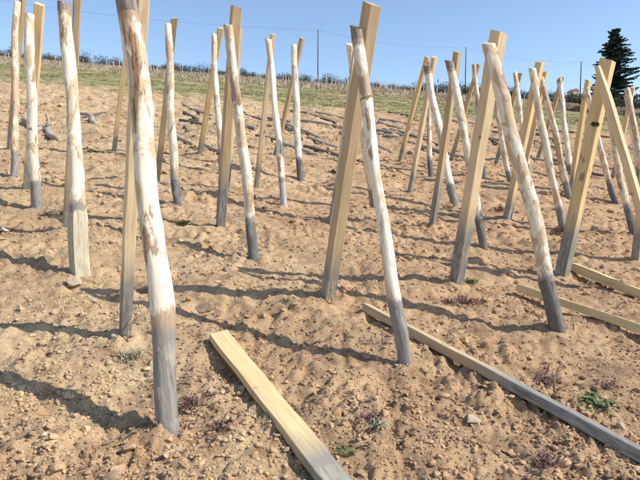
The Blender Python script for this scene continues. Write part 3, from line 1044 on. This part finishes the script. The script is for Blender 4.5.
for q in range(8):
    v0, f0 = ico(2)
    rock_meshes.append([mesh_np('stone', rough_rock(v0, 400 + q, 0.02), f0, mm, False) for mm in (M_STONE[0], M_STONE[1], M_STONE[3], M_CLOD)])
for q in range(70):
    y = 1 / (1 / 2.25 + rnd.random() * (1 / 9.0 - 1 / 2.25))
    x = rnd.uniform(-0.58, 0.58) * (y + 0.3)
    s = rnd.uniform(0.018, 0.036) * max(1, y / 4.5)
    o = link('stone', rnd.choice(rnd.choice(rock_meshes)), None, 'fist-sized or smaller tan clod lying loose among the posts', 'stone', 'loose tan clods among the posts', loc=on_ground(x, y, s * 0.25), rot=(rnd.uniform(-0.5, 0.5), rnd.uniform(-0.5, 0.5), rnd.uniform(0, 6)))
    o.scale = (s, s * rnd.uniform(0.7, 1.2), s * rnd.uniform(0.5, 0.9))


# ------------------------------------------------------------------ weeds
def leaf_strip(V, Fc, base, direc, length, width, droop, up, fold=0.25):
    d = Vector((direc[0], direc[1], 0)).normalized()
    sd = Vector((-d.y, d.x, 0))
    b0 = len(V)
    prof = (0.25, 0.85, 1.0, 0.6, 0.05)
    for q in range(5):
        t_ = q / 4
        p = Vector(base) + d * length * t_ + Vector((0, 0, up * length * t_ - droop * length * t_ * t_))
        w_ = width * prof[q]
        V += [p + sd * w_ + Vector((0, 0, w_ * fold)), p, p - sd * w_ + Vector((0, 0, w_ * fold))]
    for q in range(4):
        o = b0 + q * 3
        Fc += [(o, o + 1, o + 4, o + 3), (o + 1, o + 2, o + 5, o + 4)]


def rosette(x, y, size, n_, mat, lab, group, upright=0.5, seed=0, spread=1.0, wide=0.16):
    r = random.Random(seed)
    V, Fc = [], []
    for q in range(int(n_ * 2.6)):
        a2 = r.uniform(0, 6.28)
        ox, oy = r.gauss(0, 0.42) * size * spread, r.gauss(0, 0.42) * size * spread
        ln_ = size * r.uniform(0.22, 0.75)
        leaf_strip(V, Fc, (ox, oy, r.uniform(0, 0.25) * size * upright), (math.cos(a2), math.sin(a2)), ln_, ln_ * r.uniform(0.7, 1.3) * wide, r.uniform(0.1, 0.9), upright * r.uniform(0.3, 1.8))
    root = link('weed', None, None, lab, 'weed', group, loc=on_ground(x, y, 0.002))
    link('leaves', mesh_py('leaves', V, Fc, mat, True), root)
    pts = [(0, 0, -0.02), (0.003, 0, size * 0.1), (0.004, 0.003, size * 0.25)]
    link('stem', bent_tube('stem', pts, [0.004, 0.003, 0.002], M_STEM, 6), root)


G_W, G_D = 'small green weeds on the soil', 'purple-brown dry weeds on the soil'
WEEDS = [((-1.10, 3.24), 0.085, 46, 1, 0.9, 'feathery grey-green weed before the sawn post behind the thick crooked post'),
         ((0.11, 2.52), 0.060, 18, 0, 0.5, 'small bright green weed rosette past the end of the yellow fallen post'),
         ((1.50, 3.01), 0.120, 40, 0, 0.35, 'sprawling green weed with grey leaves beside the dark half of the long lying post'),
         ((1.31, 4.87), 0.080, 40, 0, 0.8, 'compact green weed tuft by the foot of the broad grey-footed sawn post'),
         ((-1.46, 5.95), 0.090, 36, 0, 0.6, 'low green weed short of the straight slim peeled post'),
         ((0.28, 2.65), 0.055, 26, 1, 0.6, 'olive weed mixed with purple dry leaves below the white brown-collared post'),
         ((-3.94, 9.90), 0.20, 40, 0, 0.35, 'wide flat green weed patch by the half-hidden small sawn post'),
         ((-1.53, 11.9), 0.18, 34, 0, 0.4, 'green weed patch between the weathered logs'),
         ((0.26, 9.85), 0.14, 34, 0, 0.5, 'green weed between the largest sawn post and the bundle of four posts'),
         ((1.35, 10.5), 0.16, 34, 1, 0.5, 'greyish weed at the feet of the four-post bundle'),
         ((0.93, 2.70), 0.030, 12, 0, 0.6, 'tiny green seedling below the long lying post'),
         ((-0.86, 2.26), 0.035, 12, 0, 0.6, 'tiny green seedling touching the brown pointed stone'),
         ((-4.52, 8.68), 0.12, 24, 0, 0.5, 'green weed at the foot of the slim upright post')]
for q, ((x, y), s, n_, m, up, lab) in enumerate(WEEDS):
    rosette(x, y, s, n_, M_LEAF_GREY if m else M_LEAF, lab, G_W, up, 50 + q, 1.0, 0.07 if 'feathery' in lab else 0.13)
DRY = [((1.17, 4.43), 0.085, 60, 'bushy purple dry weed before the foot of the broad grey-footed sawn post'),
       ((1.02, 4.33), 0.06, 40, 'low purple dry weed spreading before the broad grey-footed sawn post'),
       ((1.34, 3.22), 0.075, 60, 'purple-brown dry weed around a thin pale stem by the long lying post'),
       ((1.68, 3.22), 0.055, 40, 'small purple-brown dry weed past the sprawling green weed'),
       ((0.25, 2.74), 0.055, 50, 'flattened purple-brown dry weed under the white brown-collared post'),
       ((-0.66, 2.80), 0.06, 50, 'dark withered weed beside the foot of the thick crooked post'),
       ((2.49, 7.76), 0.11, 50, 'dark dry weed clump between the wedge-topped and the yellow posts'),
       ((2.91, 6.78), 0.11, 50, 'dark dry weed clump beside the long thin peeled post'),
       ((-0.47, 2.62), 0.05, 44, 'greyish withered weed between thick crooked post and yellow fallen post'),
       ((1.05, 2.52), 0.06, 50, 'withered brown weed under the dark half of the long lying post')]
for q, ((x, y), s, n_, lab) in enumerate(DRY):
    rosette(x, y, s, n_, M_DRY, lab, G_D, 0.9, 150 + q, 1.3, 0.11)

STEMS = [((0.085, 4.12), 0.13, 'thin dark vine stem standing before the foot of the largest sawn post'),
         ((1.80, 3.93), 0.12, 'thin brown vine stem beside the dark foot of the wedge-topped post'),
         ((0.39, 3.50), 0.10, 'thin vine stem beside the lying post, left of the white brown-collared post'.replace(', left of', ' and')),
         ((0.63, 3.40), 0.09, 'pale thin vine stem close to the grey foot of the brown-collared post'),
         ((1.335, 3.13), 0.17, 'pale dry stem rising from a purple-brown weed'),
         ((-1.19, 3.42), 0.14, 'thin pale vine stem before the foot of the sawn post behind the thick one'),
         ((2.36, 4.90), 0.10, 'thin brown vine stem by the foot of the black-spotted post'),
         ((-2.30, 5.08), 0.10, 'dark vine stem at the foot of the narrow sawn post behind the squared-foot post'),
         ((-2.94, 6.10), 0.16, 'dark vine stem beside the short grey foot of the upright peeled post')]
for q, ((x, y), h, lab) in enumerate(STEMS):
    r = random.Random(q)
    pts = [(0, 0, -0.04)]
    for t_ in (0.25, 0.5, 0.75, 1):
        pts.append((r.gauss(0, 0.10) * h * t_ + 0.05 * h * t_, r.gauss(0, 0.08) * h * t_, h * t_))
    root = link('vine_shoot', None, None, lab, 'stem', 'thin young vine stems', loc=on_ground(x, y, 0))
    link('stem', bent_tube('stem', pts, [0.006, 0.0055, 0.005, 0.0045, 0.003], M_STEM, 7), root)
    link('side_shoot', bent_tube('side_shoot', [pts[2], (pts[2][0] + 0.25 * h, pts[2][1], pts[2][2] + 0.22 * h)], [0.0035, 0.002], M_STEM, 6), root)

# ------------------------------------------------------------------ far edge: stakes, hedge, poles, spruce
def stake_mesh(seed, h):
    r = random.Random(seed)
    w_ = r.uniform(0.022, 0.038)
    V, Fc = [], []
    for q, (s, k2) in enumerate(((-0.15, 1.0), (h * 0.5, 0.95), (h * 0.96, 0.9), (h, 0.5))):
        for a2 in range(6):
            an = a2 * math.pi / 3
            V.append((math.cos(an) * w_ * k2 + r.uniform(-0.01, 0.01) * q, math.sin(an) * w_ * k2, s))
    for q in range(3):
        for a2 in range(6):
            b2 = (a2 + 1) % 6
            Fc.append((q * 6 + a2, q * 6 + b2, q * 6 + 6 + b2, q * 6 + 6 + a2))
    Fc.append(tuple(range(18, 24)))
    return mesh_py('vineyard_stake', V, Fc, M_STAKE, False)


stakes = [stake_mesh(q, rnd.uniform(0.6, 1.3)) for q in range(6)]
r = random.Random(21)
for q in range(230):
    row = r.random()
    y = 56 + 38 * row + r.uniform(-1, 1)
    x = r.uniform(-0.60, 0.42) * y
    if x < -0.05 * y and r.random() < 0.6:
        continue
    link('vineyard_stake', stakes[q % 6], None, 'short pale vineyard stake below the hedge on the crest', 'stake', 'pale vineyard stakes below the hedge', loc=(x, y, float(base_height(x, y))), rot=(r.gauss(0, 0.05), r.gauss(0, 0.05), r.uniform(0, 6)))
o = link('white_stake', stake_mesh(77, 1.0), None, 'white stake standing alone on the green strip under the hedge', 'stake', loc=(14.2, 40.0, hs(14.2, 40.0) - 0.05))


def scrub(seed, wid, hgt, dense, mat):
    """one bush: twiggy stems and small leaf faces in uneven clumps"""
    r = np.random.default_rng(seed)
    clumps = r.normal(0, 1, (9, 3)) * np.array([wid * 0.24, wid * 0.2, hgt * 0.17]) + np.array([0, 0, hgt * 0.52])
    clumps[:, 2] = np.clip(clumps[:, 2], hgt * 0.2, hgt * 0.82)
    c = clumps[r.integers(0, 9, dense)]
    p = c + r.normal(0, 1, (dense, 3)) * np.array([wid * 0.15, wid * 0.13, hgt * 0.14])
    p[:, 2] = np.abs(p[:, 2])
    low = r.random(dense) < 0.42
    p[low, 2] *= 0.4
    s = r.uniform(0.03, 0.085, (dense, 1, 1))
    q = r.normal(0, 1, (dense, 3, 3)) * s + p[:, None, :]
    F = np.arange(dense * 3).reshape(-1, 3)
    crown = mesh_np('foliage', q.reshape(-1, 3), F, mat)
    V, Fc = [], []
    rr2 = random.Random(seed)
    for _ in range(7):
        x0, y0 = rr2.uniform(-0.2, 0.2) * wid, rr2.uniform(-0.2, 0.2) * wid
        x1, y1 = x0 + rr2.uniform(-0.35, 0.35) * wid, y0 + rr2.uniform(-0.2, 0.2) * wid
        h1 = hgt * rr2.uniform(0.6, 0.95)
        o_ = len(V)
        for (xx, yy, zz, ww) in ((x0, y0, -0.3, 0.05), (x1, y1, h1, 0.012)):
            V += [(xx + ww, yy, zz), (xx - ww * 0.5, yy + ww * 0.87, zz), (xx - ww * 0.5, yy - ww * 0.87, zz)]
        Fc += [(o_, o_ + 1, o_ + 4, o_ + 3), (o_ + 1, o_ + 2, o_ + 5, o_ + 4), (o_ + 2, o_, o_ + 3, o_ + 5)]
    return crown, mesh_py('stems', V, Fc, M_TRUNK, False)


kinds = [scrub(500 + q, 3.2 + 0.3 * (q % 3), 1.5 + 0.25 * (q % 4), 2400, M_BUSH[q % 2]) for q in range(8)]
r = random.Random(5)
x = -82.0
while x < 84:
    y = 99 + r.uniform(-2, 3) + 0.06 * x
    left = x < 18
    kd = kinds[(r.randrange(4) * 2) if (left and r.random() < 0.75) else r.randrange(4) * 2 + 1]
    sc = r.uniform(0.7, 1.05) * (0.85 if left else 1.2)
    root = link('bush', None, None, 'dark scrubby bush in the hedge along the crest', 'bush', 'bushes of the hedge along the crest', loc=(x, y, float(base_height(x, y)) - 0.1), rot=(0, 0, r.uniform(0, 6)))
    root.scale = (sc * 1.1, sc, sc * r.uniform(0.75, 1.15))
    link('foliage', kd[0], root)
    link('stems', kd[1], root)
    x += r.uniform(1.3, 2.1)
# dark brown scrub on the strip below the hedge, under the spruce
for q in range(13):
    x, y = 22.5 + q * 0.95 + r.uniform(-0.4, 0.4), 50 + q * 0.2 + r.uniform(-2.2, 2.2)
    kd = kinds[(q % 4) * 2]
    root = link('bush', None, None, 'low brown scrub bush on the grass strip, nearer than the crest hedge', 'bush', 'low brown scrub on the grass strip', loc=(x, y, hs(x, y) - 0.1), rot=(0, 0, r.uniform(0, 6)))
    root.scale = (0.5, 0.5, 0.42)
    link('foliage', kd[0], root)
    link('stems', kd[1], root)

# utility line
POLE_H = 8.5
poles = []
for x, y, lab in ((-58, 74, None), (-0.34, 95, 'wooden utility pole rising alone behind the hedge of brown scrub'),
                  (26.8, 105, 'wooden utility pole behind the small peeled post by the wedge-topped pair'),
                  (52.6, 115, 'wooden utility pole standing closest to the spruce'), (82, 126, None)):
    z = float(base_height(x, y))
    poles.append((x, y, z + POLE_H))
    if lab:
        root = link('utility_pole', None, None, lab, 'utility pole', 'utility poles behind the crest', loc=(x, y, z))
        link('shaft', bent_tube('shaft', [(0, 0, -0.5), (0, 0, 4), (0.02, 0, POLE_H + 0.25)], [0.12, 0.10, 0.08], M_POLE, 10), root)
        link('crossbar', bent_tube('crossbar', [(-0.1, -0.25, POLE_H - 0.1), (0.1, 0.25, POLE_H - 0.1)], [0.05, 0.05], M_POLE, 6), root)
        link('insulator', bent_tube('insulator', [(0, 0, POLE_H + 0.2), (0, 0, POLE_H + 0.36)], [0.05, 0.04], M_STONE[2], 8), root)
wire_labels = ['overhead wire running from the lone pole away from the spruce', 'overhead wire between the lone pole and the second pole',
               'overhead wire between the second pole and the pole by the spruce', 'overhead wire running from the last pole past the spruce']
for q in range(4):
    A, B = Vector(poles[q]), Vector(poles[q + 1])
    sag = 0.9 if q else 1.3
    pts = [A.lerp(B, t_ / 16) + Vector((0, 0, 0.2 - sag * 4 * (t_ / 16) * (1 - t_ / 16))) for t_ in range(17)]
    link('overhead_wire', bent_tube('overhead_wire', pts, [0.012] * 17, M_WIRE, 6), None, wire_labels[q], 'wire', 'overhead wires')
x, y = 45.0, 121.0
root = link('utility_pole', None, None, 'short far post beyond the hedge between two utility poles', 'utility pole', 'utility poles behind the crest', loc=(x, y, float(base_height(x, y))))
link('shaft', bent_tube('shaft', [(0, 0, -0.5), (0, 0, 3), (0, 0, 5.2)], [0.12, 0.10, 0.08], M_POLE, 8), root)


def spruce(x, y, h, label):
    z0 = float(base_height(x, y))
    r = random.Random(99)
    root = link('spruce_tree', None, None, label, 'tree', loc=(x, y, z0))
    link('trunk', bent_tube('trunk', [(0, 0, -0.5), (0.05, 0, h * 0.35), (0.1, 0.05, h * 0.7), (0.05, 0, h * 0.985)], [0.30, 0.22, 0.12, 0.02], M_TRUNK, 10), root)
    V, Fc = [], []
    LV, LF = [], []
    zz = h * 0.05
    while zz < h * 0.985:
        t_ = zz / h
        reach = (1 - t_) ** 0.66 * h * 0.44 + 0.15
        reach *= r.uniform(0.72, 1.05)
        nb = 7 if t_ < 0.8 else 5
        a0 = r.uniform(0, 6.28)
        for k2 in range(nb):
            if r.random() < 0.16:
                continue
            a2 = a0 + k2 * 6.283 / nb + r.uniform(-0.3, 0.3)
            ln_ = reach * r.uniform(0.40, 1.15)
            d = Vector((math.cos(a2), math.sin(a2), 0))
            sd = Vector((-d.y, d.x, 0))
            rise, drp = r.uniform(0.15, 0.4), r.uniform(0.35, 0.65)
            path = [Vector((0, 0, zz)) + d * ln_ * s + Vector((0, 0, ln_ * (rise * s - drp * s * s + 0.25 * s ** 4))) for s in (0, 0.25, 0.5, 0.75, 1.0)]
            o_ = len(LV)
            for q, p in enumerate(path):
                w_ = 0.04 * (1 - q / 5)
                LV += [p + sd * w_, p - sd * w_, p + Vector((0, 0, w_))]
            for q in range(4):
                b_ = o_ + q * 3
                LF += [(b_, b_ + 1, b_ + 4, b_ + 3), (b_ + 1, b_ + 2, b_ + 5, b_ + 4), (b_ + 2, b_, b_ + 3, b_ + 5)]
            ns = int(22 + ln_ * 30)
            for _ in range(ns):
                s = r.uniform(0.12, 1.0)
                q = min(3, int(s * 4))
                p = path[q].lerp(path[q + 1], s * 4 - q)
                side = r.choice((-1, 1))
                tl = r.uniform(0.3, 0.8) * (1.15 - s * 0.6) * min(1, ln_ / 1.5 + 0.35)
                dr = (d * r.uniform(0.2, 0.9) + sd * side * r.uniform(0.2, 1.0) + Vector((0, 0, r.uniform(-0.75, 0.15)))).normalized()
                wv = dr.cross(Vector((r.uniform(-1, 1), r.uniform(-1, 1), r.uniform(-1, 1)))).normalized() * r.uniform(0.06, 0.14)
                b_ = len(V)
                V += [p, p + dr * tl * 0.5 + wv, p + dr * tl, p + dr * tl * 0.5 - wv]
                Fc.append((b_, b_ + 1, b_ + 2, b_ + 3))
        zz += 0.26 + 0.16 * (1 - t_)
    link('crown', mesh_py('crown', V, Fc, M_SPRUCE, False), root)
    link('branches', mesh_py('branches', LV, LF, M_TRUNK, False), root)


spruce(57.7, 112, 15.6, 'tall dark spruce tree with ragged outline behind the crest')

# small pale hut on the crest, far behind the posts
x, y = 57.0, 128.0
z = float(base_height(x, y))
root = link('far_hut', None, None, 'tiny pale hut with reddish roof peeking over the hedge', 'hut', loc=(x, y, z), rot=(0, 0, 0.3))
bm = bmesh.new()
bmesh.ops.create_cube(bm, size=1.0)
bmesh.ops.scale(bm, vec=(1.6, 1.8, 3.2), verts=bm.verts)
bmesh.ops.translate(bm, vec=(0, 0, 1.6), verts=bm.verts)
me = bpy.data.meshes.new('wall')
bm.to_mesh(me)
bm.free()
me.materials.append(M_HUT)
link('wall', me, root)
V = [(-0.95, -1.05, 3.203), (0.95, -1.05, 3.203), (0.95, 1.05, 3.203), (-0.95, 1.05, 3.203), (0, -1.05, 3.75), (0, 1.05, 3.75)]
link('roof', mesh_py('roof', V, [(0, 1, 4), (2, 3, 5), (0, 4, 5, 3), (1, 2, 5, 4), (3, 2, 1, 0)], M_ROOF, False), root)
